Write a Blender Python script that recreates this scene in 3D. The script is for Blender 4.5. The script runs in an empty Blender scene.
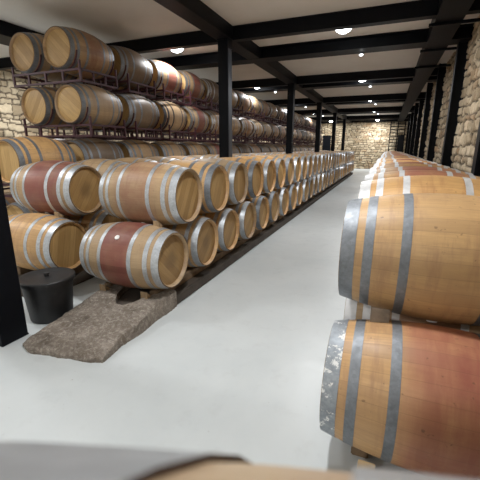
import bpy, bmesh, math, random
import numpy as np
from mathutils import Vector, Matrix, Euler

random.seed(11)
PI = math.pi
scene = bpy.context.scene
COL = scene.collection

# ------------------------------------------------------------------ helpers
def link(name, me, mats=(), parent=None, loc=(0, 0, 0), rot=(0, 0, 0)):
    o = bpy.data.objects.new(name, me)
    COL.objects.link(o)
    if me is not None and mats:
        for m in (mats if isinstance(mats, (list, tuple)) else [mats]):
            me.materials.append(m)
    o.location = loc
    o.rotation_euler = rot
    if parent is not None:
        o.parent = parent
    return o

def tag(o, label=None, cat=None, group=None, kind=None):
    if label: o['label'] = label
    if cat: o['category'] = cat
    if group: o['group'] = group
    if kind: o['kind'] = kind
    return o

def bm_mesh(name, bm, smooth=False, angle=None):
    bmesh.ops.recalc_face_normals(bm, faces=bm.faces[:])
    me = bpy.data.meshes.new(name)
    bm.to_mesh(me); bm.free()
    if smooth or angle:
        for p in me.polygons: p.use_smooth = True
    if angle:
        me.set_sharp_from_angle(angle=math.radians(angle))
    return me

def add_box(bm, x0, x1, y0, y1, z0, z1, bevel=0.0):
    vs = [bm.verts.new((x, y, z)) for x in (x0, x1) for y in (y0, y1) for z in (z0, z1)]
    F = [(0, 1, 3, 2), (4, 6, 7, 5), (0, 4, 5, 1), (2, 3, 7, 6), (0, 2, 6, 4), (1, 5, 7, 3)]
    fs = [bm.faces.new([vs[i] for i in f]) for f in F]
    if bevel > 0:
        es = list({e for f in fs for e in f.edges})
        bmesh.ops.bevel(bm, geom=es, offset=bevel, segments=2, affect='EDGES')

def add_tube(bm, pts, r, seg=8):
    pts = [Vector(p) for p in pts]
    rings = []
    up0 = None
    for i, p in enumerate(pts):
        a = pts[max(i - 1, 0)]; b = pts[min(i + 1, len(pts) - 1)]
        t = (b - a).normalized()
        if up0 is None:
            up0 = Vector((0, 0, 1)) if abs(t.z) < .9 else Vector((1, 0, 0))
        u = (up0 - t * up0.dot(t)).normalized(); w = t.cross(u)
        up0 = u
        rings.append([bm.verts.new(p + r * (math.cos(2 * PI * k / seg) * u + math.sin(2 * PI * k / seg) * w)) for k in range(seg)])
    for A, B in zip(rings, rings[1:]):
        for k in range(seg):
            bm.faces.new((A[k], A[(k + 1) % seg], B[(k + 1) % seg], B[k]))
    bm.faces.new(rings[0][::-1]); bm.faces.new(rings[-1])

def add_lathe(bm, prof, seg=48, axis='X', mat=0, close=False, smoothcap=False):
    """prof: list of (position along axis, radius)"""
    rings = []
    for a, r in prof:
        ring = []
        if r < 1e-6:
            c = bm.verts.new((a, 0, 0) if axis == 'X' else (0, 0, a)); rings.append([c]); continue
        for k in range(seg):
            t = 2 * PI * k / seg
            ring.append(bm.verts.new((a, r * math.sin(t), r * math.cos(t)) if axis == 'X' else (r * math.cos(t), r * math.sin(t), a)))
        rings.append(ring)
    pairs = list(zip(rings, rings[1:]))
    if close: pairs.append((rings[-1], rings[0]))
    for A, B in pairs:
        for k in range(seg):
            k2 = (k + 1) % seg
            if len(A) == 1 and len(B) == 1: continue
            if len(A) == 1: f = bm.faces.new((A[0], B[k2], B[k]))
            elif len(B) == 1: f = bm.faces.new((A[k], A[k2], B[0]))
            else: f = bm.faces.new((A[k], A[k2], B[k2], B[k]))
            f.material_index = mat

# ------------------------------------------------------------------ node helper
class NT:
    def __init__(self, name):
        m = bpy.data.materials.new(name); m.use_nodes = True
        self.m = m; self.t = m.node_tree; self.n = self.t.nodes; self.l = self.t.links
        self.b = self.n['Principled BSDF']
        self.tc = None
    def node(self, typ, **k):
        n = self.n.new(typ)
        for a, v in k.items(): setattr(n, a, v)
        return n
    def set(self, sock, v):
        if hasattr(v, 'is_output') or isinstance(v, bpy.types.NodeSocket): self.l.new(v, sock)
        else: sock.default_value = v
    def obj(self):
        if self.tc is None: self.tc = self.node('ShaderNodeTexCoord')
        return self.tc.outputs['Object']
    def math(self, op, a, b=0.0, c=None, clamp=False):
        n = self.node('ShaderNodeMath', operation=op); n.use_clamp = clamp
        self.set(n.inputs[0], a); self.set(n.inputs[1], b)
        if c is not None: self.set(n.inputs[2], c)
        return n.outputs[0]
    def sep(self, v):
        n = self.node('ShaderNodeSeparateXYZ'); self.set(n.inputs[0], v); return n.outputs
    def comb(self, x, y, z):
        n = self.node('ShaderNodeCombineXYZ')
        for i, v in enumerate((x, y, z)): self.set(n.inputs[i], v)
        return n.outputs[0]
    def noise(self, vec, scale=5.0, detail=4.0, rough=0.55, dist=0.0, dims='3D'):
        n = self.node('ShaderNodeTexNoise', noise_dimensions=dims)
        self.set(n.inputs['Vector'], vec)
        n.inputs['Scale'].default_value = scale; n.inputs['Detail'].default_value = detail
        n.inputs['Roughness'].default_value = rough; n.inputs['Distortion'].default_value = dist
        return n.outputs['Fac']
    def white(self, v):
        n = self.node('ShaderNodeTexWhiteNoise', noise_dimensions='1D'); self.set(n.inputs['W'], v)
        return n.outputs['Value']
    def remap(self, v, a, b, c=0.0, d=1.0, smooth=False):
        n = self.node('ShaderNodeMapRange'); n.interpolation_type = 'SMOOTHSTEP' if smooth else 'LINEAR'
        self.set(n.inputs[0], v)
        for i, q in enumerate((a, b, c, d)): n.inputs[i + 1].default_value = q
        return n.outputs[0]
    def mix(self, f, a, b, mode='MIX'):
        n = self.node('ShaderNodeMix', data_type='RGBA', blend_type=mode)
        self.set(n.inputs[0], f)
        for i, v in ((6, a), (7, b)):
            self.set(n.inputs[i], v if isinstance(v, bpy.types.NodeSocket) else (*v, 1.0))
        return n.outputs[2]
    def bump(self, h, strength=0.3, dist=0.01):
        n = self.node('ShaderNodeBump'); n.inputs['Strength'].default_value = strength
        n.inputs['Distance'].default_value = dist
        self.set(n.inputs['Height'], h); self.l.new(n.outputs[0], self.b.inputs['Normal'])
    def out(self, color=None, rough=None, metal=None, spec=None):
        for k, v in (('Base Color', color), ('Roughness', rough), ('Metallic', metal), ('Specular IOR Level', spec)):
            if v is None: continue
            if isinstance(v, tuple): v = (*v, 1.0)
            self.set(self.b.inputs[k], v)
        return self.m

def oak(name, tint=(1, 1, 1), stain=None):
    N = NT(name); o = N.obj(); x, y, z = N.sep(o)
    rnd = N.node('ShaderNodeObjectInfo').outputs['Random']
    ang = N.math('MULTIPLY', N.math('ARCTAN2', y, z), 30 / (2 * PI))
    wob = N.math('MULTIPLY', N.math('SUBTRACT', N.white(N.math('FLOOR', N.math('ADD', ang, 40.0))), .5), .0)
    ang = N.math('ADD', N.math('ADD', ang, 60.0), wob)
    idx = N.math('FLOOR', ang); fr = N.math('SUBTRACT', ang, idx)
    sv = N.white(N.math('ADD', idx, N.math('MULTIPLY', rnd, 977.0)))
    joint = N.math('MINIMUM', fr, N.math('SUBTRACT', 1.0, fr))
    jm = N.remap(joint, .0, .04, 1.0, 0.0)
    grain = N.noise(N.comb(N.math('MULTIPLY', x, 3.0), N.math('ADD', N.math('MULTIPLY', ang, 2.2), N.math('MULTIPLY', rnd, 50.0)), sv), 3.0, 5, .6)
    blot = N.noise(o, 4.0, 4, .6, .6)
    c = N.mix(sv, tuple(a * b for a, b in zip((.375,.245,.122), tint)), tuple(a * b for a, b in zip((.52,.352,.185), tint)))
    c = N.mix(N.remap(grain, .35, .75, 0, .55), c, tuple(a * b for a, b in zip((.28,.165,.075), tint)))
    c = N.mix(N.remap(blot, .5, .78, 0, .5), c, tuple(a * b for a, b in zip((.24,.135,.065), tint)))
    ring = N.noise(N.comb(N.math('MULTIPLY', x, 16.0), N.math('MULTIPLY', ang, .16), N.math('MULTIPLY', rnd, 30.0)), 1.0, 4, .65)
    c = N.mix(N.remap(ring, .50, .66, 0, .55), c, tuple(a * b for a, b in zip((.235, .118, .058), tint)))
    pale = N.mix(N.remap(rnd, 0, 1, 0, .35), c, (.42,.34,.24))
    c = pale
    ax = N.math('ABSOLUTE', x)
    if stain in ('band', 'broad'):       # wine red belly between the middle hoops
        if stain == 'band': m = N.remap(ax, .150, .165, 1, 0)
        else: m = N.math('MULTIPLY', N.remap(x, -.17, -.155, 0, 1), N.remap(x, .325, .34, 1, 0))
        m = N.math('MULTIPLY', m, N.remap(N.noise(o, 5, 3), .2, .6, .68, 1.0))
        c = N.mix(N.math('MULTIPLY', m, .93), c, N.mix(sv, (.15, .034, .029), (.25, .075, .060)))
    if stain == 'drip':
        broad = N.remap(x, -.17, -.10, 0, 1); broad = N.math('MULTIPLY', broad, N.remap(N.noise(o, 4, 3), .3, .6, .55, 1.0))
        c = N.mix(N.math('MULTIPLY', broad, .55), c, (.45, .16, .105))
    if stain == 'drip':       # wine run down from the bung round the belly
        nn = N.noise(N.comb(N.math('MULTIPLY', x, 9.0), N.math('MULTIPLY', ang, .12), rnd), 1.2, 5, .65)
        env = N.remap(N.math('ABSOLUTE', N.math('SUBTRACT', x, .10)), .03, .34, 1, 0, True)
        m = N.math('MULTIPLY', env, N.remap(nn, .34, .60, .25, 1))
        m2 = N.math('MULTIPLY', N.remap(N.math('ABSOLUTE', N.math('SUBTRACT', x, .08)), .0, .10, .9, 0, True), N.remap(N.noise(o, 7, 4), .3, .6, .3, 1))
        c = N.mix(N.math('MULTIPLY', N.math('MAXIMUM', N.math('MULTIPLY', m, .8), m2), .8), c, (.30, .075, .060))
    if stain == 'wide':
        m = N.remap(ax, .10, .33, 1, 0, True)
        m = N.math('MULTIPLY', m, N.remap(N.noise(o, 6, 4), .25, .62, .25, 1.0))
        c = N.mix(N.math('MULTIPLY', m, .55), c, (.25, .09, .06))
    if stain == 'soak':
        m = N.remap(N.math('ABSOLUTE', N.math('SUBTRACT', x, .05)), .12, .36, 1, 0, True)
        m = N.math('MULTIPLY', m, N.remap(N.noise(o, 4, 4), .25, .55, .45, 1.0))
        c = N.mix(N.math('MULTIPLY', m, .85), c, N.mix(sv, (.30, .085, .062), (.40, .15, .10)))
    mark = N.remap(N.noise(o, 38.0, 2, .5), .70, .76, 0, .55)
    c = N.mix(mark, c, (.13, .07, .04))
    c = N.mix(N.math('MULTIPLY', jm, .26), c, (.14, .08, .04))
    N.bump(N.math('SUBTRACT', N.math('MULTIPLY', grain, .3), jm), .12, .003)
    return N.out(c, N.remap(grain, .3, .8, .42, .6))

def head_mat(name, tint=(1, 1, 1), spot=False):
    N = NT(name); o = N.obj(); x, y, z = N.sep(o)
    rnd = N.node('ShaderNodeObjectInfo').outputs['Random']
    p = N.math('ADD', N.math('MULTIPLY', y, 12.5), 40.3)
    idx = N.math('FLOOR', p); fr = N.math('SUBTRACT', p, idx)
    sv = N.white(N.math('ADD', idx, N.math('MULTIPLY', rnd, 611.0)))
    jm = N.remap(N.math('MINIMUM', fr, N.math('SUBTRACT', 1.0, fr)), 0, .05, 1, 0)
    grain = N.noise(N.comb(N.math('MULTIPLY', p, 3.0), N.math('MULTIPLY', z, 3.0), N.math('MULTIPLY', rnd, 20)), 2.2, 5, .6)
    c = N.mix(sv, tuple(a * b for a, b in zip((.35,.208,.075), tint)), tuple(a * b for a, b in zip((.51,.328,.134), tint)))
    c = N.mix(N.remap(grain, .4, .75, 0, .45), c, tuple(a * b for a, b in zip((.22,.128,.052), tint)))
    if spot:
        d = N.math('SQRT', N.math('ADD', N.math('MULTIPLY', y, y), N.math('MULTIPLY', z, z)))
        c = N.mix(N.remap(N.math('ADD', d, N.math('MULTIPLY', N.noise(o, 9), .08)), .06, .19, .6, 0, True), c, (.13, .075, .03))
    c = N.mix(N.math('MULTIPLY', jm, .45), c, (.14, .08, .035))
    N.bump(N.math('SUBTRACT', N.math('MULTIPLY', grain, .3), jm), .2, .003)
    return N.out(c, .5)

def galvanised(name, paint=False, base=(.47, .49, .51), rough=.36):
    N = NT(name); o = N.obj()
    sp = N.node('ShaderNodeTexVoronoi'); sp.inputs['Scale'].default_value = 70; N.l.new(o, sp.inputs['Vector'])
    n1 = N.noise(o, 7, 5, .65); n2 = N.noise(o, 60, 3, .6)
    c = N.mix(N.remap(sp.outputs['Color'], 0, 1, 0, .6), base, tuple(b * 1.5 for b in base))
    c = N.mix(N.remap(n1, .45, .75, 0, .7), c, tuple(b * .6 for b in base))
    c = N.mix(N.remap(n2, .62, .74, 0, .4), c, (.2, .19, .18))
    metal = .75
    if paint:
        m = N.remap(N.math('ADD', N.noise(o, 26, 5, .7), N.math('MULTIPLY', N.noise(o, 5, 2), .3)),   .735, .775, 0, 1)
        c = N.mix(m, c, (.82, .82, .80)); metal = N.remap(m, 0, 1, .7, 0)
    N.bump(n2, .15, .002)
    return N.out(c, N.remap(n1, .3, .7, rough, rough + .2), metal)

def plain(name, col, rough=.5, metal=0.0, var=.25, scale=8, bump=0.0, bscale=60):
    N = NT(name); o = N.obj(); n = N.noise(o, scale, 5, .6)
    c = N.mix(N.remap(n, .3, .75, 0, 1), tuple(v * (1 + var) for v in col), tuple(v * (1 - var) for v in col))
    if bump: N.bump(N.noise(o, bscale, 4, .6), bump, .01)
    return N.out(c, rough, metal)

OAK = {'plain': oak('oak_staves'), 'band': oak('oak_staves_wine_band', stain='band'), 'drip': oak('oak_staves_wine_run', (1.5, 1.25, .9), 'drip'),
       'pale': oak('oak_staves_overexposed', (1.55, 1.72, 2.1)), 'soak': oak('oak_staves_wine_spread', (1.3, 1.15, .9), 'soak'), 'broad': oak('oak_staves_broad_wine_band', stain='broad'), 'wide': oak('oak_staves_wine_soaked', stain='wide'), 'dark': oak('oak_staves_dark', (.30, .26, .235)), 'warm': oak('oak_staves_warm', (1.5, 1.30, .92))}  # pale staves: overexposed light on the closest barrel put into the wood colour
HEAD = {'plain': head_mat('oak_head'), 'pale': head_mat('oak_head_pale', (1.1,1.12,1.1)), 'spot': head_mat('oak_head_spotted', (.9, .88, .85), True)}
M_HOOP = galvanised('galvanised_hoop')
M_HOOP_BLUE = galvanised('galvanised_hoop_dull', base=(.235, .25, .268), rough=.5)
M_HOOP_BLACK = galvanised('blackened_hoop', base=(.06, .062, .07))
M_HOOP_PAINT = galvanised('flaking_painted_hoop', True, (.32, .345, .37), .5)
M_BUNG = plain('silicone_bung', (.80, .78, .74), .5, var=.06)
M_BLACK = plain('black_painted_steel', (.0026, .0033, .0056), .5, .0, .25, 3, .05)
M_BLACK.node_tree.nodes['Principled BSDF'].inputs['Specular IOR Level'].default_value = .16
M_BLACKP = plain('black_plastic', (.011, .011, .012), .5, 0, .4, 12, .12)
M_MAROON = plain('maroon_painted_steel', (.050, .010, .017), .5, .0, .2, 10)
M_TIMBER = plain('weathered_timber', (.20, .135, .08), .8, 0, .4, 9, .3)
M_CHOCK = plain('chock_timber', (.36, .25, .14), .75, 0, .35, 14, .2)
M_CONC = plain('kerb_concrete', (.065, .051, .040), .85, 0, .3, 6, .4)
M_WIRE = plain('cable_sheath', (.03, .03, .032), .5)

def rough_concrete():
    N = NT('rough_dirty_concrete'); o = N.obj()
    a = N.noise(o, 5, 6, .7); b = N.noise(o, 30, 5, .7); v = N.noise(o, 90, 3, .6)
    c = N.mix(N.remap(a, .3, .7), (.125, .096, .072), (.30, .255, .21))
    c = N.mix(N.remap(b, .48, .68, 0, .85), c, (.43, .385, .33))
    c = N.mix(N.remap(v, .56, .7, 0, .7), c, (.07, .055, .045))
    N.bump(N.math('ADD', b, N.math('MULTIPLY', v, .5)), .8, .02)
    return N.out(c, .92)
M_RAMP = rough_concrete()

def floor_mat():
    N = NT('painted_cellar_floor'); o = N.obj()
    a = N.noise(o, .9, 5, .6, .5); b = N.noise(o, 6, 5, .65); s = N.noise(o, 34, 2, .5); s2 = N.noise(o, 75, 2, .5)
    c = N.mix(N.remap(a, .3, .7), (.545, .58, .585), (.63, .66, .66))
    c = N.mix(N.remap(b, .55, .8, 0, .35), c, (.44, .45, .45))
    gate = N.remap(N.noise(o, 1.3, 2), .47, .62, 0, 1)
    c = N.mix(N.math('MULTIPLY', N.remap(s, .73, .77, 0, .6), gate), c, (.26, .22, .19))
    c = N.mix(N.math('MULTIPLY', N.remap(s2, .75, .79, 0, .6), gate), c, (.18, .15, .13))
    N.bump(b, .06, .01)
    return N.out(c, N.remap(b, .3, .7, .30, .45), 0, .4)
M_FLOOR = floor_mat()

def ceiling_mat():
    N = NT('plaster_ceiling'); o = N.obj(); n = N.noise(o, 1.2, 5, .6)
    c = N.mix(N.remap(n, .3, .7), (.70, .66, .605), (.77, .73, .675))
    N.bump(N.noise(o, 40, 3), .08, .01)
    return N.out(c, .85)
M_CEIL = ceiling_mat()

def stone_mat():
    N = NT('rubble_stone'); o = N.obj()
    at = N.node('ShaderNodeAttribute', attribute_name='tone'); r, g, b_ = N.sep(at.outputs['Vector'])
    n = N.noise(o, 9, 6, .65); f = N.noise(o, 45, 4, .65)
    c = N.mix(r, (.30, .23, .14), (.68, .57, .40))
    c = N.mix(N.remap(N.math('ADD', N.math('MULTIPLY', b_, .5), N.math('MULTIPLY', n, .5)), .62, .8, 0, .7), c, (.40, .22, .10))
    c = N.mix(N.remap(n, .5, .75, 0, .5), c, (.28, .215, .14))
    c = N.mix(N.remap(f, .55, .75, 0, .4), c, (.64, .57, .44))
    c = N.mix(N.remap(g, .1, .95, .95, 0), c, (.075, .055, .036))      # earthy mortar between the stones
    N.bump(N.math('ADD', n, f), .5, .02)
    return N.out(c, .9)
M_STONE = stone_mat()

def emit(name, col, s):
    N = NT(name); N.b.inputs['Emission Color'].default_value = (*col, 1); N.b.inputs['Emission Strength'].default_value = s
    return N.out((.9, .9, .9), .4)
M_LED = emit('lit_led_diffuser', (.93, .97, 1.0), 22)
M_LEDS = emit('lit_small_led', (.95, .98, 1.0), 9)

# ------------------------------------------------------------------ room shell
X_L, X_R, Y_B, Y_F, ZC = -10.0, 1.27, -4.5, 31.0, 3.84
def slab(name, mat, *d):
    bm = bmesh.new(); add_box(bm, *d)
    return tag(link(name, bm_mesh(name, bm), mat), kind='structure')
slab('floor', M_FLOOR, X_L - .2, X_R + .2, Y_B - .2, Y_F + .2, -.2, 0)
slab('ceiling', M_CEIL, X_L - .2, X_R + .2, Y_B - .2, Y_F + .2, ZC, ZC + .2)
slab('wall_back', M_CEIL, X_L - .2, X_R + .2, Y_B - .2, Y_B, 0, ZC)

def vnoise(u, v, scale, seed):
    rs = np.random.RandomState(seed); g = rs.rand(128, 128)
    a = u * scale; b = v * scale
    i = np.floor(a).astype(int); j = np.floor(b).astype(int)
    fa = a - i; fb = b - j; fa = fa * fa * (3 - 2 * fa); fb = fb * fb * (3 - 2 * fb)
    q = lambda p, r: g[p % 128, r % 128]
    return (q(i, j) * (1 - fa) + q(i + 1, j) * fa) * (1 - fb) + (q(i, j + 1) * (1 - fa) + q(i + 1, j + 1) * fa) * fb

def stone_wall(name, L, H, step, seed, xf, hole=None):
    nu = int(L / step) + 1; nv = int(H / step) + 1
    U, V = np.meshgrid(np.linspace(0, L, nu), np.linspace(0, H, nv), indexing='ij')
    u = U + .09 * (vnoise(U, V, 5, seed) - .5) + .05 * (vnoise(U, V, 14, seed + 1) - .5)
    v = V + .10 * (vnoise(U, V, 3.5, seed + 2) - .5) + .035 * (vnoise(U, V, 13, seed + 3) - .5)
    rs = np.random.RandomState(seed + 9)
    cb = [-.3]
    while cb[-1] < H + .4: cb.append(cb[-1] + rs.uniform(.11, .23))
    cb = np.array(cb); ci = np.clip(np.searchsorted(cb, v) - 1, 0, len(cb) - 2)
    depth = np.zeros_like(u); dist = np.minimum(v - cb[ci], cb[ci + 1] - v)
    tone = np.zeros_like(u); warm = np.zeros_like(u)
    for k in range(len(cb) - 1):
        m = ci == k
        if not m.any(): continue
        sb = [-1.0 + rs.uniform(0, .3)]
        while sb[-1] < L + 1: sb.append(sb[-1] + rs.uniform(.14, .46) * (.7 + 1.6 * (cb[k + 1] - cb[k])))
        sb = np.array(sb); n = len(sb)
        si = np.clip(np.searchsorted(sb, u[m]) - 1, 0, n - 2)
        du = np.minimum(u[m] - sb[si], sb[si + 1] - u[m])
        dist[m] = np.minimum(dist[m], du)
        rd = rs.uniform(0, .05, n); rt = rs.rand(n); rw = rs.rand(n); tx = rs.uniform(-.12, .12, n); ty = rs.uniform(-.2, .2, n)
        cu = (sb[si] + sb[si + 1]) / 2; cv = (cb[k] + cb[k + 1]) / 2
        depth[m] = rd[si] + tx[si] * (u[m] - cu) + ty[si] * (v[m] - cv)
        tone[m] = rt[si]; warm[m] = rw[si]
    e = np.clip((dist - .009) / .016, 0, 1); e = e * e * (3 - 2 * e)
    W = e * (.022 + .55 * depth) + .022 * (vnoise(U, V, 19, seed + 4) - .5) + .03 * (vnoise(U, V, 8, seed + 5) - .5) * e
    P = np.stack([U.ravel(), V.ravel(), np.maximum(W, -.02).ravel()], 1)
    i, j = np.meshgrid(np.arange(nu - 1), np.arange(nv - 1), indexing='ij')
    a = (i * nv + j).ravel()
    F = np.stack([a, a + nv, a + nv + 1, a + 1], 1)
    if hole:
        cx = (U[:-1, :-1] + step / 2).ravel(); cz = (V[:-1, :-1] + step / 2).ravel()
        F = F[~((cx > hole[0]) & (cx < hole[1]) & (cz > hole[2]) & (cz < hole[3]))]
    M = np.array(xf)                       # rows: origin, u, v, w directions
    P = M[0] + P[:, :1] * M[1] + P[:, 1:2] * M[2] + P[:, 2:] * M[3]
    me = bpy.data.meshes.new(name)
    me.from_pydata(P.tolist(), [], F.tolist())
    at = me.attributes.new('tone', 'FLOAT_VECTOR', 'POINT')
    at.data.foreach_set('vector', np.stack([tone.ravel(), e.ravel(), warm.ravel()], 1).astype(np.float32).ravel())
    for p in me.polygons: p.use_smooth = True
    return tag(link(name, me, M_STONE), kind='structure')
# stones face into the room; a thin solid backing closes each wall
stone_wall('wall_right', Y_F - Y_B, ZC, .026, 3, [(X_R, Y_B, 0), (0, 1, 0), (0, 0, 1), (-1, 0, 0)])
stone_wall('wall_left', Y_F - Y_B, ZC, .03, 21, [(X_L, Y_B, 0), (0, 1, 0), (0, 0, 1), (1, 0, 0)])
DX0, DX1, DZ = -5.15, -4.45, 2.66
stone_wall('wall_far', X_R - X_L, ZC, .045, 40, [(X_L, Y_F, 0), (1, 0, 0), (0, 0, 1), (0, -1, 0)], (DX0 - X_L, DX1 - X_L, -1, DZ))

# door in the far wall
bm = bmesh.new(); add_box(bm, DX0 - .04, DX1 + .04, Y_F + .02, Y_F + .08, 0, DZ + .04, .004)
door = link('door_1', bm_mesh('door_1', bm), M_BLACK); tag(door, 'dark steel door in the far stone wall beyond the racks', 'door', kind='structure')
bm = bmesh.new(); add_box(bm, DX0 + .06, DX0 + .10, Y_F - .05, Y_F + .03, 1.0, 1.16, .006)
link('door_handle', bm_mesh('door_handle', bm), M_HOOP, door)

# ------------------------------------------------------------------ steel columns and beams
COLX, BAY, Y0 = -3.03, 5.10, 1.57
ORD = 'first second third fourth fifth sixth seventh eighth ninth tenth eleventh twelfth thirteenth fourteenth fifteenth sixteenth seventeenth eighteenth nineteenth twentieth'.split()
TENS = {2: 'twenty', 3: 'thirty', 4: 'forty'}
def ordinal(n):          # 1-based
    if n <= 20: return ORD[n - 1]
    if n % 10 == 0: return TENS[n // 10][:-1] + 'ieth'
    return TENS[n // 10] + '-' + ORD[n % 10 - 1]

def column(x, y, label, w=.24):
    bm = bmesh.new(); h = w / 2
    add_box(bm, x - h, x + h, y - h, y + h, .004, 3.62, .006)
    o = link('steel_column', bm_mesh('steel_column', bm), M_BLACK); tag(o, label, 'column', 'columns along the aisle', 'structure')
    bm = bmesh.new(); add_box(bm, x - h - .004, x + h + .004, y - h - .004, y + h + .004, 0, .012, .003)
    link('base_plate', bm_mesh('base_plate', bm), M_BLACK, o)
    bm = bmesh.new(); add_box(bm, x - h - .01, x + h + .01, y - h - .01, y + h + .01, 3.59, 3.615, .003)
    link('cap_plate', bm_mesh('cap_plate', bm), M_BLACK, o)
    return o
column(-3.01, 1.83, 'black steel column standing beside the black tub')
for k in range(1, 6):
    c = column(COLX, Y0 + BAY * k, 'black steel column rising behind the barrel rows, %s beyond the tub' % ordinal(k), .20)
bm = bmesh.new(); add_box(bm, COLX + .1005, COLX + .106, Y0 + BAY - .085, Y0 + BAY + .085, .5, 3.45, .002)  # strip over the column's aisle face, lamp light on it put in as grey
o = link('lit_face_strip', bm_mesh('lit_face_strip', bm), plain('lit_face_grey', (.035, .04, .05), .4, .2, .2, 4))
tag(o, 'thin grey strip painting the lamp-lit face of the first column behind the barrels', 'strip')

def ibeam(name, p0, p1, w, z0, z1, label, tf=.022, tw=.09):
    """I-profile swept from p0 to p1 (xy)"""
    bm = bmesh.new()
    d = (Vector(p1) - Vector(p0)).normalized(); s = Vector((-d.y, d.x))
    h = w / 2
    prof = [(-h, z0), (h, z0), (h, z0 + tf), (tw / 2, z0 + tf), (tw / 2, z1 - tf), (h, z1 - tf), (h, z1), (-h, z1), (-h, z1 - tf), (-tw / 2, z1 - tf), (-tw / 2, z0 + tf), (-h, z0 + tf)]
    R = []
    for p in (p0, p1):
        R.append([bm.verts.new((p[0] + s.x * a, p[1] + s.y * a, b)) for a, b in prof])
    n = len(prof)
    for k in range(n): bm.faces.new((R[0][k], R[0][(k + 1) % n], R[1][(k + 1) % n], R[1][k]))
    bm.faces.new(R[0]); bm.faces.new(R[1][::-1])
    return tag(link(name, bm_mesh(name, bm), M_BLACK), label, 'beam', 'ceiling beams', 'structure')

def boxbeam(x0, x1, y0, y1, z0, label, name='ceiling_beam'):
    bm = bmesh.new(); add_box(bm, x0, x1, y0, y1, z0, ZC + .01, .006)
    return tag(link(name, bm_mesh(name, bm), M_BLACK), label, 'beam', 'ceiling beams', 'structure')
boxbeam(-3.18, -2.88, Y_B, Y_F - .02, 3.61, 'long black beam running over the column line')
boxbeam(-7.15, -6.55, Y_B, Y_F - .02, 3.60, 'long black beam over the far side of the tall racks')
boxbeam(.50, .90, Y_B, Y_F - .02, 3.59, 'wide black beam running beside the stone wall')
n = 0
for k in range(-1, 6):
    for dy, w in ((.12, .16), (1.76 if k < 2 else 1.0, .42)):
        y = Y0 + BAY * k + dy
        if y < Y_B + .3 or y > 29.8: continue
        n += 1
        near = k * 2 + (1 if dy < 1 else 2)
        ibeam('cross_beam', (X_L, y), (X_R, y), w, 3.605, ZC + .01,
              'black steel beam crossing the ceiling, %s from the near end wall' % ordinal(n), tw=.13)
ibeam('cross_beam', (X_L, 30.55), (X_R, 30.55), .3, 3.605, ZC + .01, 'black steel beam crossing the ceiling against the far stone wall', tw=.13)

# posts and tie rods on the stone wall
for k in range(8):
    y = 5.50 + 3.06 * k
    bm = bmesh.new()
    x0, x1, w = 1.06, 1.30, .19
    add_box(bm, x0, x0 + .03, y - w / 2, y + w / 2, 0, 3.84, .003)
    add_box(bm, x1 - .05, x1, y - w / 2, y + w / 2, 0, 3.84, .003)
    add_box(bm, x0 + .03, x1 - .05, y - .02, y + .02, 0, 3.84)
    o = link('wall_post', bm_mesh('wall_post', bm), M_BLACK)
    tag(o, 'black steel post against the stone wall, %s from the front of the barrels' % ordinal(k + 1), 'post', 'posts along the stone wall', 'structure')
for k, y in enumerate((7.05, 8.75, 10.4)):
    bm = bmesh.new(); add_box(bm, .42, 1.2, y - .025, y + .025, 3.545, 3.588, .004)
    o = link('cross_rail', bm_mesh('cross_rail', bm), M_BLACK)
    tag(o, 'short black rail under the wall beam, %s from the front' % ordinal(k + 1), 'rail', 'rails under the wall beam', 'structure')

# ------------------------------------------------------------------ barrels
LEN, RC, RB, RHEAD = .95, .285, .350, .262
def radius(x):
    t = min(abs(x) / (LEN / 2), 1.0)
    return RB - (RB - RC) * (t ** 1.9)
def body_bm(seg):
    bm = bmesh.new()
    xs = [-LEN / 2 + LEN * i / 22 for i in range(23)]
    prof = [(-LEN / 2 + .055, RHEAD - .004), (-LEN / 2 + .012, RHEAD + .001), (-LEN / 2, RC - .010)]
    prof += [(x * (1 - .004 / (LEN / 2)), radius(x) - (.003 if abs(x) > .47 else 0)) for x in xs]
    prof += [(LEN / 2, RC - .010), (LEN / 2 - .012, RHEAD + .001), (LEN / 2 - .055, RHEAD - .004)]
    add_lathe(bm, prof, seg)
    return bm
HOOPS = [('chime_hoop', -.472, -.402), ('quarter_hoop', -.364, -.319), ('bilge_hoop', -.199, -.157),
         ('bilge_hoop', .157, .199), ('quarter_hoop', .319, .364), ('chime_hoop', .402, .472)]
def hoop_prof(a, b):
    t = .0014; out = [(a + (b - a) * i / 4, radius(a + (b - a) * i / 4) + t) for i in range(5)]
    inn = [(x, r - .0036) for x, r in reversed(out)]
    return out + inn
def head_prof(s):
    x = s * (LEN / 2 - .038)
    return [(x, 0), (x, RHEAD * .5), (x, RHEAD - .012), (x - s * .006, RHEAD + .004), (x - s * .022, RHEAD + .004), (x - s * .022, 0)]

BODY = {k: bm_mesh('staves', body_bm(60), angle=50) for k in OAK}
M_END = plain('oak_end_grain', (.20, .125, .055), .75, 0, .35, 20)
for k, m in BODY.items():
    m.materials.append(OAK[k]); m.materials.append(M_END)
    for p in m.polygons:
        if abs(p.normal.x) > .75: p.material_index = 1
def lathe_mesh(name, prof, seg, mat, close=False, angle=40):
    bm = bmesh.new(); add_lathe(bm, prof, seg, close=close)
    me = bm_mesh(name, bm, angle=angle); me.materials.append(mat); return me
M_HOOP_WHITE = plain('whitish_hoop', (.60, .60, .60), .5, .15, .2, 14)
HOOPMATS = {'white': M_HOOP_WHITE, 'zinc': M_HOOP, 'dull': M_HOOP_BLUE, 'black': M_HOOP_BLACK, 'paint': M_HOOP_PAINT}
M_EDGE = plain('rusty_hoop_edge', (.075, .042, .032), .6)
def hoop_mesh(n_, a, b, mm):
    me = lathe_mesh(n_, hoop_prof(a, b), 60, mm, True); me.materials.append(M_EDGE)
    for p in me.polygons:
        if abs(p.normal.x) > .7: p.material_index = 1
    return me
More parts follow.
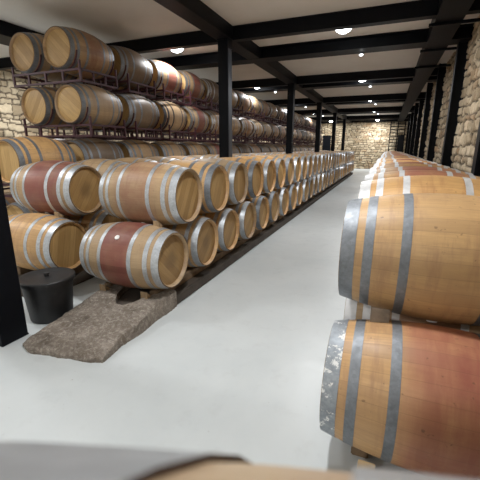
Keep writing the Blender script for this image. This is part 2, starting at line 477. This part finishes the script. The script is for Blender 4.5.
HOOPME = {mk: [hoop_mesh(n_, a, b, mm) for n_, a, b in HOOPS] for mk, mm in HOOPMATS.items()}
HEADME = {(k, s): lathe_mesh('head', head_prof(s), 48, m) for k, m in HEAD.items() for s in (-1, 1)}
bm = bmesh.new(); add_lathe(bm, [(RB - .01, 0), (RB - .01, .024), (RB + .006, .026), (RB + .010, .022), (RB + .010, 0)], 20, axis='Z')
BUNGME = bm_mesh('bung', bm, angle=40); BUNGME.materials.append(M_BUNG)
# one-mesh barrels for the ones too small or too hidden to show their parts
FAR = {}
for k in OAK:
    for hk in ('zinc', 'dull', 'white'):
        bm = body_bm(32)
        for f in bm.faces: f.material_index = 0
        for n_, a, b in HOOPS: add_lathe(bm, hoop_prof(a, b), 32, mat=1, close=True)
        for s in (-1, 1): add_lathe(bm, head_prof(s), 32, mat=2)
        me = bm_mesh('oak_barrel', bm, angle=40)
        for m in (OAK[k], HOOPMATS[hk], HEAD['plain']): me.materials.append(m)
        FAR[k, hk] = me

def barrel(label, group, loc, roll, along_y=False, stave='plain', hoop='zinc', head='plain', parts=True, flip=False, first_hoop=None, bung=True, tilt=0.0, sx=1.0):
    R = Matrix.Rotation(roll, 4, 'X')
    yaw = (PI / 2 if along_y else 0) + (PI if flip else 0) + tilt
    M = Matrix.Translation(loc) @ Matrix.Rotation(yaw, 4, 'Z') @ R @ Matrix.Diagonal((sx, 1, 1, 1))
    if not parts:
        o = bpy.data.objects.new('oak_barrel', FAR[stave, hoop if hoop in ('zinc', 'dull', 'white') else 'dull']); COL.objects.link(o)
        o.matrix_world = M; return tag(o, label, 'barrel', group)
    r = bpy.data.objects.new('oak_barrel', None); COL.objects.link(r); r.empty_display_size = .2
    r.matrix_world = M; tag(r, label, 'barrel', group)
    def ch(name, me):
        c = bpy.data.objects.new(name, me); COL.objects.link(c); c.parent = r; return c
    ch('staves', BODY[stave])
    for s in (-1, 1): ch('head', HEADME[head, s])
    for i, (n_, a, b) in enumerate(HOOPS):
        if i == 0 and first_hoop:
            h = ch(n_, HOOPME[first_hoop][i]); h['label'] = 'chime hoop with flaking white paint'
        else: ch(n_, HOOPME[hoop][i])
    if bung: ch('bung', BUNGME)
    return r

LOOK = {'plain': 'pale oak barrel', 'band': 'red-bellied oak barrel', 'broad': 'red-bellied oak barrel', 'drip': 'wine-streaked oak barrel', 'wide': 'wine-soaked oak barrel', 'pale': 'pale oak barrel', 'soak': 'red-stained oak barrel', 'dark': 'dark brown oak barrel', 'warm': 'golden oak barrel'}
rng = random.Random(5)
def pick(w): 
    ks = list(w); return rng.choices(ks, [w[k] for k in ks])[0]
PITCH, RISE = .72, .613
NEARY = 14.0
def away():       # bung turned out of sight, under or behind
    return rng.uniform(2.2, 3.9)

# --- the aisle row (heads to the aisle) and the second row behind it
rows = [(-2.405, 'aisle row', 'two-tier barrel row along the aisle', 30), (-3.825, 'second row', 'two-tier barrel row behind the aisle row', 30)]
special = {(0, 0, 0): dict(stave='band', roll=.78, hoop='zinc', label='wine-red bellied oak barrel with a white bung, low beside the rough concrete ramp'),
           (0, 1, 0): dict(stave='wide', roll=2.6, hoop='zinc', label='oak barrel with red streaked belly, upper tier directly above the red white-bunged barrel'),
           (1, 1, 0): dict(stave='broad', roll=2.5, hoop='zinc', head='spot', label='red-bellied oak barrel with dark-spotted head, upper tier above the black tub'),
           (1, 0, 0): dict(stave='warm', roll=2.9, hoop='zinc', label='golden oak barrel in the lower tier just behind the black tub')}
for ri, (xc, rname, grp, n) in enumerate(rows):
    for tier in (0, 1):
        for i in range(n - tier):
            y = 2.915 + (.035 if i else 0) + PITCH * i + tier * PITCH / 2; z = .54 + RISE * tier
            st = pick({'plain': 4, 'wide': 2.5, 'band': 1.2, 'warm': 4})
            kw = dict(stave=st, roll=away(), hoop=pick({'zinc': 3, 'dull': 1.5}), head=pick({'plain': 4, 'spot': 1}))
            sp = special.get((ri, tier, i), {})
            lab = '%s, %s from near end, %s tier of the %s' % (LOOK[st], ordinal(i + 1), ('lower', 'upper')[tier], rname)
            kw.update(sp); lab = kw.pop('label', lab)
            hidden = ri == 1 and tier == 0 and i > 3
            barrel(lab, grp, (xc + rng.uniform(-.012, .012) * (i > 0), y, z), parts=(y < NEARY and not hidden), sx=1.04, **kw)

# --- the row beside the stone wall
XW = .315
n = 35
wall_special = {(0, 0): dict(stave='drip', roll=PI + .2, hoop='dull', first_hoop='paint', label='wine-streaked oak barrel with flaking white hoop, front of the lower tier by the wall'),
                (1, 0): dict(stave='warm', roll=PI - .3, hoop='dull', label='large golden oak barrel at the front of the upper tier by the wall')}
for tier in (0, 1):
    for i in range(n - tier):
        y = 1.78 + .71 * i + tier * .355 + (.05 if i else 0) - (.03 if i == tier == 0 else 0); z = .45 + .615 * tier + (.045 if i else 0)
        st = pick({'plain': 1, 'wide': 3, 'warm': 2, 'drip': 3, 'band': 1})
        if tier and i == 1: st = 'warm'
        if tier and i > 1: st = 'soak' if rng.random() < .72 else 'warm'
        kw = dict(stave=st, roll=away(), hoop='white' if i else 'zinc', head='plain')
        sp = wall_special.get((tier, i), {})
        lab = '%s, %s from the front, %s tier beside the stone wall' % (LOOK[st], ordinal(i + 1), ('lower', 'upper')[tier])
        kw.update(sp); lab = kw.pop('label', lab)
        barrel(lab, 'barrel row beside the stone wall', (XW + rng.uniform(-.02, .02) * (i > 0), y, z), parts=(y < NEARY and (tier == 1 or i < 2)), sx=1.053, **kw)

# --- the stack the camera looks over
barrel('overexposure-tinted oak barrel with broad grey hoops, cut off along the bottom edge of the photo', 'near stack', (.383, -.128, 1.336), PI, stave='pale', hoop='zinc', sx=1.053)
for i, y in enumerate((-.483, .227)):
    barrel('pale oak barrel supporting the closest barrel, %s one below it' % ('near', 'far')[i], 'near stack', (.381, y, .721), PI, parts=False, sx=1.053)

# --- tall maroon racks, barrels lying lengthwise
RX = {'B': -4.80, 'A': -5.56}
LX = [-.04, .06, 0, 0]
RP, RY0 = 1.12, 4.43
LV = [3.14, 2.32, 1.465, .60]          # barrel centres, top level first
LNAME = ['top', 'second', 'third', 'bottom']
NR = 20
for li, zc in enumerate(LV):
    i0 = 0 if li < 2 else -1
    for colm in ('B', 'A'):
        for i in range(i0, NR if colm == 'B' else 3):
            yc = RY0 + RP * i + LEN / 2
            st = pick({'plain': 3, 'wide': 3, 'dark': 1.2, 'band': .6})
            if li < 2 and i == 0: st = 'plain' if colm == 'A' else ('wide' if li == 0 else 'plain')
            if li == 0 and i == 1: st = 'dark'
            if li == 1 and i == 1: st = 'dark'
            if li == 2 and i == -1: st = 'warm'
            hd = 'pale' if li >= 1 else 'plain'
            dist = yc < 12.5 and li < 3 or i == -1
            lab = '%s, %s from near end, %s level of tall racks, %s side' % (LOOK[st], ordinal(i - i0 + 1), LNAME[li], 'outer' if colm == 'A' else 'aisle')
            barrel(lab, 'barrels on the tall maroon racks', (RX[colm] + LX[li], yc, zc), away(), along_y=True, stave=st,
                   hoop=pick({'dull': 3, 'zinc': 1, 'black': .8}) if i > 0 else 'dull', head=hd, parts=dist, bung=False)

# racks
RXC = (RX['A'] + RX['B']) / 2; RW = 1.50; RD = .80
def rack_parts(zlow):
    """rack local frame: x centred on the pair, y from the front of the barrel, z=0 at the barrels' axis; foot at zlow"""
    h = RW / 2; t = .016; zt = -.315; zb = zlow + .02; y0, y1 = .075, .075 + RD
    out = []
    def fr(y):
        bm = bmesh.new()
        add_box(bm, -h, h, y - t, y + t, zt - t, zt + t, .003)
        add_box(bm, -h, h, y - t, y + t, zb - t, zb + t, .003)
        for x in (-h + t, -h / 2, 0, h / 2, h - t): add_box(bm, x - t, x + t, y - t * .9, y + t * .9, zb, zt)
        for x in (-h + t, h - t): add_box(bm, x - t, x + t, y - t, y + t, zt, zt + .13, .003)
        return bm
    out.append(('end_frame', fr(y0))); out.append(('end_frame', fr(y1)))
    for s in (-1, 1):
        bm = bmesh.new(); x = s * (h - t)
        for z in (zt, zb): add_box(bm, x - t, x + t, y0 + t, y1 - t, z - t, z + t, .003)
        for k in (1, 2): 
            yy = y0 + (y1 - y0) * k / 3; add_box(bm, x - t * .8, x + t * .8, yy - t * .8, yy + t * .8, zb, zt)
        out.append(('side_rail', bm))
    for xb in (RX['A'] - RXC, RX['B'] - RXC):
        for y in (y0, y1):
            bm = bmesh.new()
            rr = radius(y - LEN / 2) + .014
            add_tube(bm, [(xb + rr * math.sin(a), y + .02, -rr * math.cos(a)) for a in [(-82 + 164 * q / 14) * PI / 180 for q in range(15)]], .012, 6)
            out.append(('cradle', bm))
    return out
def rack_meshes(zlow):
    return [(n_, bm_mesh(n_, b)) for n_, b in rack_parts(zlow)]
RK = {False: rack_meshes(-.50), True: rack_meshes(-.60)}
RK1 = {}
for g in (False, True):
    for n_, me in RK[g]: me.materials.append(M_MAROON)
    bm = bmesh.new()
    for n_, me in RK[g]: bm.from_mesh(me)
    m1 = bpy.data.meshes.new('barrel_rack'); bm.to_mesh(m1); bm.free(); m1.materials.append(M_MAROON); RK1[g] = m1
for li, zc in enumerate(LV):
    i0 = 0 if li < 2 else -1
    for i in range(i0, NR):
        loc = (RXC + LX[li], RY0 + RP * i, zc); g = li == 3
        lab = 'maroon steel barrel rack, %s from the near end, %s level' % (ordinal(i - i0 + 1), LNAME[li])
        if i < 6 and li < 3:
            r = bpy.data.objects.new('barrel_rack', None); COL.objects.link(r); r.location = loc
            for n_, me in RK[g]:
                c = bpy.data.objects.new(n_, me); COL.objects.link(c); c.parent = r
        else:
            r = bpy.data.objects.new('barrel_rack', RK1[g]); COL.objects.link(r); r.location = loc
        tag(r, lab, 'rack', 'maroon barrel racks')

# ------------------------------------------------------------------ kerbs, rails, chocks, ramp
def kerb(x0, x1, y0, y1, z, label):
    bm = bmesh.new(); add_box(bm, x0, x1, y0, y1, 0, z, .012)
    return tag(link('concrete_kerb', bm_mesh('concrete_kerb', bm), M_CONC), label, 'kerb')
kerb(-2.72, -1.95, 2.50, 24.2, .12, 'low concrete kerb under the aisle row of barrels')
kerb(-4.20, -3.42, 2.50, 24.2, .12, 'low concrete kerb under the second row of barrels')
def rail(x, y0, y1, z0, z1, label):
    bm = bmesh.new(); add_box(bm, x - .045, x + .045, y0, y1, z0, z1, .006)
    return tag(link('timber_rail', bm_mesh('timber_rail', bm), M_TIMBER), label, 'rail', 'timber rails under the barrels')
dz = radius(.30)
for xc, nm in ((-2.405, 'aisle row'), (-3.825, 'second row')):
    for s, sd in ((-1, 'far side'), (1, 'aisle side')):
        rail(xc + s * .30, 2.78, 24.1, .12, .54 - dz - .001, 'timber rail under the %s, %s' % (nm, sd))
for s, sd in ((-1, 'aisle side'), (1, 'wall side')):
    rail(XW + s * .30, 1.70, 2.12, 0, .45 - dz - .001, 'short timber rail under the front barrel by the stone wall, %s' % sd)
    rail(XW + s * .30, 2.20, 27.2, 0, .495 - dz - .001, 'long timber rail under the row by the stone wall, %s' % sd)
    rail(.381 + s * .30, -.75, .50, .27, .721 - dz - .001, 'timber rail under the closest stack, %s' % sd)

kerb(.0, .76, -.8, .55, .27, 'concrete block under the closest barrel stack')
bm = bmesh.new()      # wedge: low edge towards +y
vs = [bm.verts.new(p) for p in [(-.04, -.08, 0), (.04, -.08, 0), (.04, .08, 0), (-.04, .08, 0), (-.04, -.08, .085), (.04, -.08, .085), (.04, .08, .012), (-.04, .08, .012)]]
for f in [(0, 3, 2, 1), (4, 5, 6, 7), (0, 1, 5, 4), (1, 2, 6, 5), (2, 3, 7, 6), (3, 0, 4, 7)]: bm.faces.new([vs[i] for i in f])
bmesh.ops.bevel(bm, geom=bm.edges[:], offset=.004, segments=1, affect='EDGES')
CH = bm_mesh('wooden_chock', bm); CH.materials.append(M_CHOCK)
def chock(loc, label, rz=0, sc=(1, 1, 1), rx=0):
    o = bpy.data.objects.new('wooden_chock', CH); COL.objects.link(o); o.location = loc; o.rotation_euler = (rx, 0, rz); o.scale = sc
    return tag(o, label, 'chock', 'wooden chocks wedging the barrels')
CHW = CH.copy(); CHW.materials.clear(); CHW.materials.append(plain('grey_weathered_wood', (.24, .20, .16), .85, 0, .4, 14, .4))
CHP = CH.copy(); CHP.materials.clear(); CHP.materials.append(plain('fresh_cut_wood', (.60, .43, .24), .7, 0, .2, 14, .2))
chock((-2.13, 2.72, .13), 'wooden chock under the red white-bunged barrel, aisle end', 0, (1, .75, 1.5))
chock((-2.66, 2.72, .13), 'wooden chock under the red white-bunged barrel, inner end', 0, (1, .75, 1.5))
chock((-2.15, 3.00, .855), 'small wooden chock wedged below the upper barrel above the white-bunged one', 0, (.8, .5, .8))
chock((-3.55, 3.00, .855), 'small wooden chock wedged below the upper red-bellied barrel with spotted head', 0, (.8, .5, .8))
o = chock((.05, 1.56, 0), 'pale wooden chock on the floor against the white-flaked barrel', 0, (1.0, .9, 2.3)); o.data = CHP
o = chock((.045, 1.845, .765), 'grey weathered chock wedged under the large golden barrel', 0, (1.15, .5, 1.05)); o.data = CHW

# rough concrete ramp at the near end of the aisle row
nu, nv = 60, 90
def yend(s):
    return 2.96 - .47 * max(0, math.sin(min(max((s - .22) / .62, 0), 1) * PI)) ** .6
bm = bmesh.new(); top = []; 
from mathutils import noise as mn
for i in range(nu + 1):
    s = i / nu; row = []
    ye = yend(s)
    yf = 1.74 + .12 * s * s + .035 * mn.noise((s * 6, 1.3, 0)) + .03 * max(0, (.08 - s) / .08)
    for j in range(nv + 1):
        t = j / nv
        y = yf + (ye - yf) * t
        x = -2.70 + .76 * s - .05 * (1 - t) * (1 - s) + .02 * mn.noise((y * 4, 3.1, s * 2)) * (1 if i in (0, nu) else .4)
        z = .055 + .135 * min(1, max(0, (y - 1.80) / .85)) ** 1.1
        z += .012 * mn.noise((x * 9, y * 9, 0)) + .008 * mn.noise((x * 25, y * 25, 4)) + .004 * mn.noise((x * 60, y * 60, 9))
        z -= .012 * max(0, 1 - min(i, nu - i) / 1.5) + .02 * max(0, 1 - j / 4)
        if y > 2.45: z = max(z, .14)
        row.append(bm.verts.new((x, y, z)))
    top.append(row)
for i in range(nu):
    for j in range(nv): bm.faces.new((top[i][j], top[i + 1][j], top[i + 1][j + 1], top[i][j + 1]))
border = [top[i][0] for i in range(nu + 1)] + [top[nu][j] for j in range(1, nv + 1)] + [top[i][nv] for i in range(nu - 1, -1, -1)] + [top[0][j] for j in range(nv - 1, 0, -1)]
low = [bm.verts.new((v.co.x + .008 * mn.noise((v.co.x * 30, v.co.y * 30, 2)), v.co.y + .008 * mn.noise((v.co.x * 30, v.co.y * 30, 7)), .0)) for v in border]
for k in range(len(border)):
    k2 = (k + 1) % len(border); bm.faces.new((border[k], low[k], low[k2], border[k2]))
bm.faces.new(low[::-1])
tag(link('concrete_ramp', bm_mesh('concrete_ramp', bm, angle=55), M_RAMP), 'rough dirty concrete ramp slab at the near end of the aisle row', 'ramp')

# black tub with lid
tub = bpy.data.objects.new('black_tub', None); COL.objects.link(tub); tub.location = (-3.0, 2.30, 0)
tag(tub, 'black lidded plastic tub on the floor between column and ramp', 'tub')
bm = bmesh.new(); add_lathe(bm, [(0, 0), (0, .185), (.012, .195), (.37, .228), (.375, .242), (.41, .245), (.41, .232), (.04, .19), (.04, 0)], 48, 'Z')
link('body', bm_mesh('tub_body', bm, angle=35), M_BLACKP, tub)
bm = bmesh.new(); add_lathe(bm, [(.395, .245), (.395, .256), (.425, .258), (.433, .250), (.430, .215), (.422, .20), (.428, .05), (.428, 0)], 48, 'Z')
link('lid', bm_mesh('tub_lid', bm, angle=35), M_BLACKP, tub)
bm = bmesh.new(); add_lathe(bm, [(.427, .022), (.445, .020), (.452, .028), (.462, .026), (.464, 0)], 20, 'Z')
link('knob', bm_mesh('tub_knob', bm, angle=35), M_BLACKP, tub)

# iron grille and cupboard at the end of the wall row
g = bpy.data.objects.new('iron_grille', None); COL.objects.link(g); g.location = (.04, 30.55, 0)
tag(g, 'black iron grille of close horizontal bars before the far wall', 'grille')
bm = bmesh.new()
for x in (.0, .52, 1.02): add_box(bm, x - .035, x + .035, -.035, .035, 0, 3.62, .004)
link('upright', bm_mesh('upright', bm), M_BLACK, g)
for k in range(15):
    bm = bmesh.new(); z = .12 + .24 * k
    add_box(bm, .035, .485, -.02, .02, z - .03, z + .03, .004); add_box(bm, .555, .985, -.02, .02, z - .03, z + .03, .004)
    link('bar', bm_mesh('bar', bm), M_BLACK, g)
cb = bpy.data.objects.new('metal_cupboard', None); COL.objects.link(cb); cb.location = (.62, 30.1, 0)
tag(cb, 'tall dark metal cupboard in front of the iron grille', 'cupboard')
bm = bmesh.new(); add_box(bm, 0, .40, 0, .38, .04, 2.6, .01); link('carcass', bm_mesh('carcass', bm), M_BLACK, cb)
bm = bmesh.new(); add_box(bm, .015, .385, -.02, 0, .06, 2.58, .006); d = link('door', bm_mesh('cupboard_door', bm), M_BLACK, cb)
bm = bmesh.new(); add_box(bm, .03, .05, -.045, -.018, 1.1, 1.25, .004); link('door_handle', bm_mesh('cupboard_handle', bm), M_HOOP, d)

# ------------------------------------------------------------------ lamps
bm = bmesh.new(); add_lathe(bm, [(.0, 0), (0, .19), (-.015, .195), (-.05, .19), (-.05, 0)], 32, 'Z'); LH = bm_mesh('housing', bm, angle=40); LH.materials.append(M_BLACK)
bm = bmesh.new(); add_lathe(bm, [(-.05, .15)] + [(-.05 - .115 * math.sin(a), .15 * math.cos(a)) for a in [PI / 2 * q / 8 for q in range(1, 8)]] + [(-.165, 0)], 32, 'Z'); LD = bm_mesh('diffuser', bm, smooth=True); LD.materials.append(M_LED)
bm = bmesh.new(); add_lathe(bm, [(.10, 0), (.10, .02), (0, .02), (0, 0)], 12, 'Z'); LS = bm_mesh('stem', bm, angle=40); LS.materials.append(M_BLACK)
W = 66
def lamp(x, y, label, power=W):
    z = 3.785
    r = bpy.data.objects.new('ceiling_lamp', None); COL.objects.link(r); r.location = (x, y, z)
    tag(r, label, 'lamp', 'round ceiling lamps')
    for n_, me in (('housing', LH), ('diffuser', LD)):
        c = bpy.data.objects.new(n_, me); COL.objects.link(c); c.parent = r
    bm = bmesh.new(); add_lathe(bm, [(ZC - z + .005, 0), (ZC - z + .005, .018), (0, .018), (0, 0)], 12, 'Z')
    link('stem', bm_mesh('stem', bm, angle=40), M_BLACK, r)
    L = bpy.data.lights.new('lamp_light', 'AREA'); L.shape = 'DISK'; L.size = .30; L.energy = power; L.color = (.98, .99, 1.0)
    lo = bpy.data.objects.new('lamp_light', L); COL.objects.link(lo); lo.location = (x, y, z - .175)
side = {-.93: 'over the aisle', -4.37: 'over the tall racks', -8.2: 'beside the far side wall'}
for k in range(-1, 6):
    for x in (-.93, -4.37, -8.2):
        y = 7.14 + BAY * (k - 1)
        if k == 5: y = 29.75
        lamp(x, y, 'round lit ceiling lamp %s, %s from the near end wall' % (side[x], ordinal(k + 2)), W * (2.2 if k == 5 else 1.14 if k <= 1 else .80) * (1.3 if x < -8 else .45 if x < -2 else 1))
bm = bmesh.new(); add_lathe(bm, [(.03, 0), (.03, .05), (0, .055), (0, .04)], 20, 'Z'); SB = bm_mesh('bezel', bm, angle=40); SB.materials.append(M_HOOP)
bm = bmesh.new(); add_lathe(bm, [(0, .04), (-.02, .03), (-.028, 0)], 20, 'Z'); SD = bm_mesh('diffuser', bm, smooth=True); SD.materials.append(M_LEDS)
for k in range(1, 5):
    for x in (-.72, -3.9):
        y = 1.57 + 1.93 + BAY * k - (.8 if k > 1 else 0)
        r = bpy.data.objects.new('small_spotlight', None); COL.objects.link(r); r.location = (x, y, 3.575)
        tag(r, 'small lit spotlight under a cross beam, %s pair from the front, %s' % (ordinal(k), 'over the aisle' if x > -2 else 'over the racks'), 'spotlight', 'small spotlights under the beams')
        for n_, me in (('bezel', SB), ('diffuser', SD)):
            c = bpy.data.objects.new(n_, me); COL.objects.link(c); c.parent = r

w = bpy.data.worlds.new('World'); scene.world = w; w.use_nodes = True
w.node_tree.nodes['Background'].inputs[0].default_value = (.02, .02, .022, 1)

# ------------------------------------------------------------------ camera
F = 351.0
pitch = math.atan(92 / F); yaw = math.atan(148 / math.hypot(F, 92))
cam = bpy.data.cameras.new('camera'); co = bpy.data.objects.new('camera', cam); COL.objects.link(co)
co.location = (0, 0, 1.65); co.rotation_euler = (PI / 2 - pitch, 0, yaw)
cam.sensor_width = 36; cam.sensor_fit = 'HORIZONTAL'; cam.lens = F / 480 * 36
cam.clip_start = .02; cam.clip_end = 200
cam.dof.use_dof = True; cam.dof.focus_distance = 5.0; cam.dof.aperture_fstop = 9.0
scene.camera = co
vs = scene.view_settings
vs.view_transform = 'Standard'; vs.look = 'None'; vs.gamma = 1; vs.use_curve_mapping = False
vs.exposure = 0.0
scene.cycles.use_denoising = True
scene.cycles.max_bounces = 8; scene.cycles.diffuse_bounces = 5
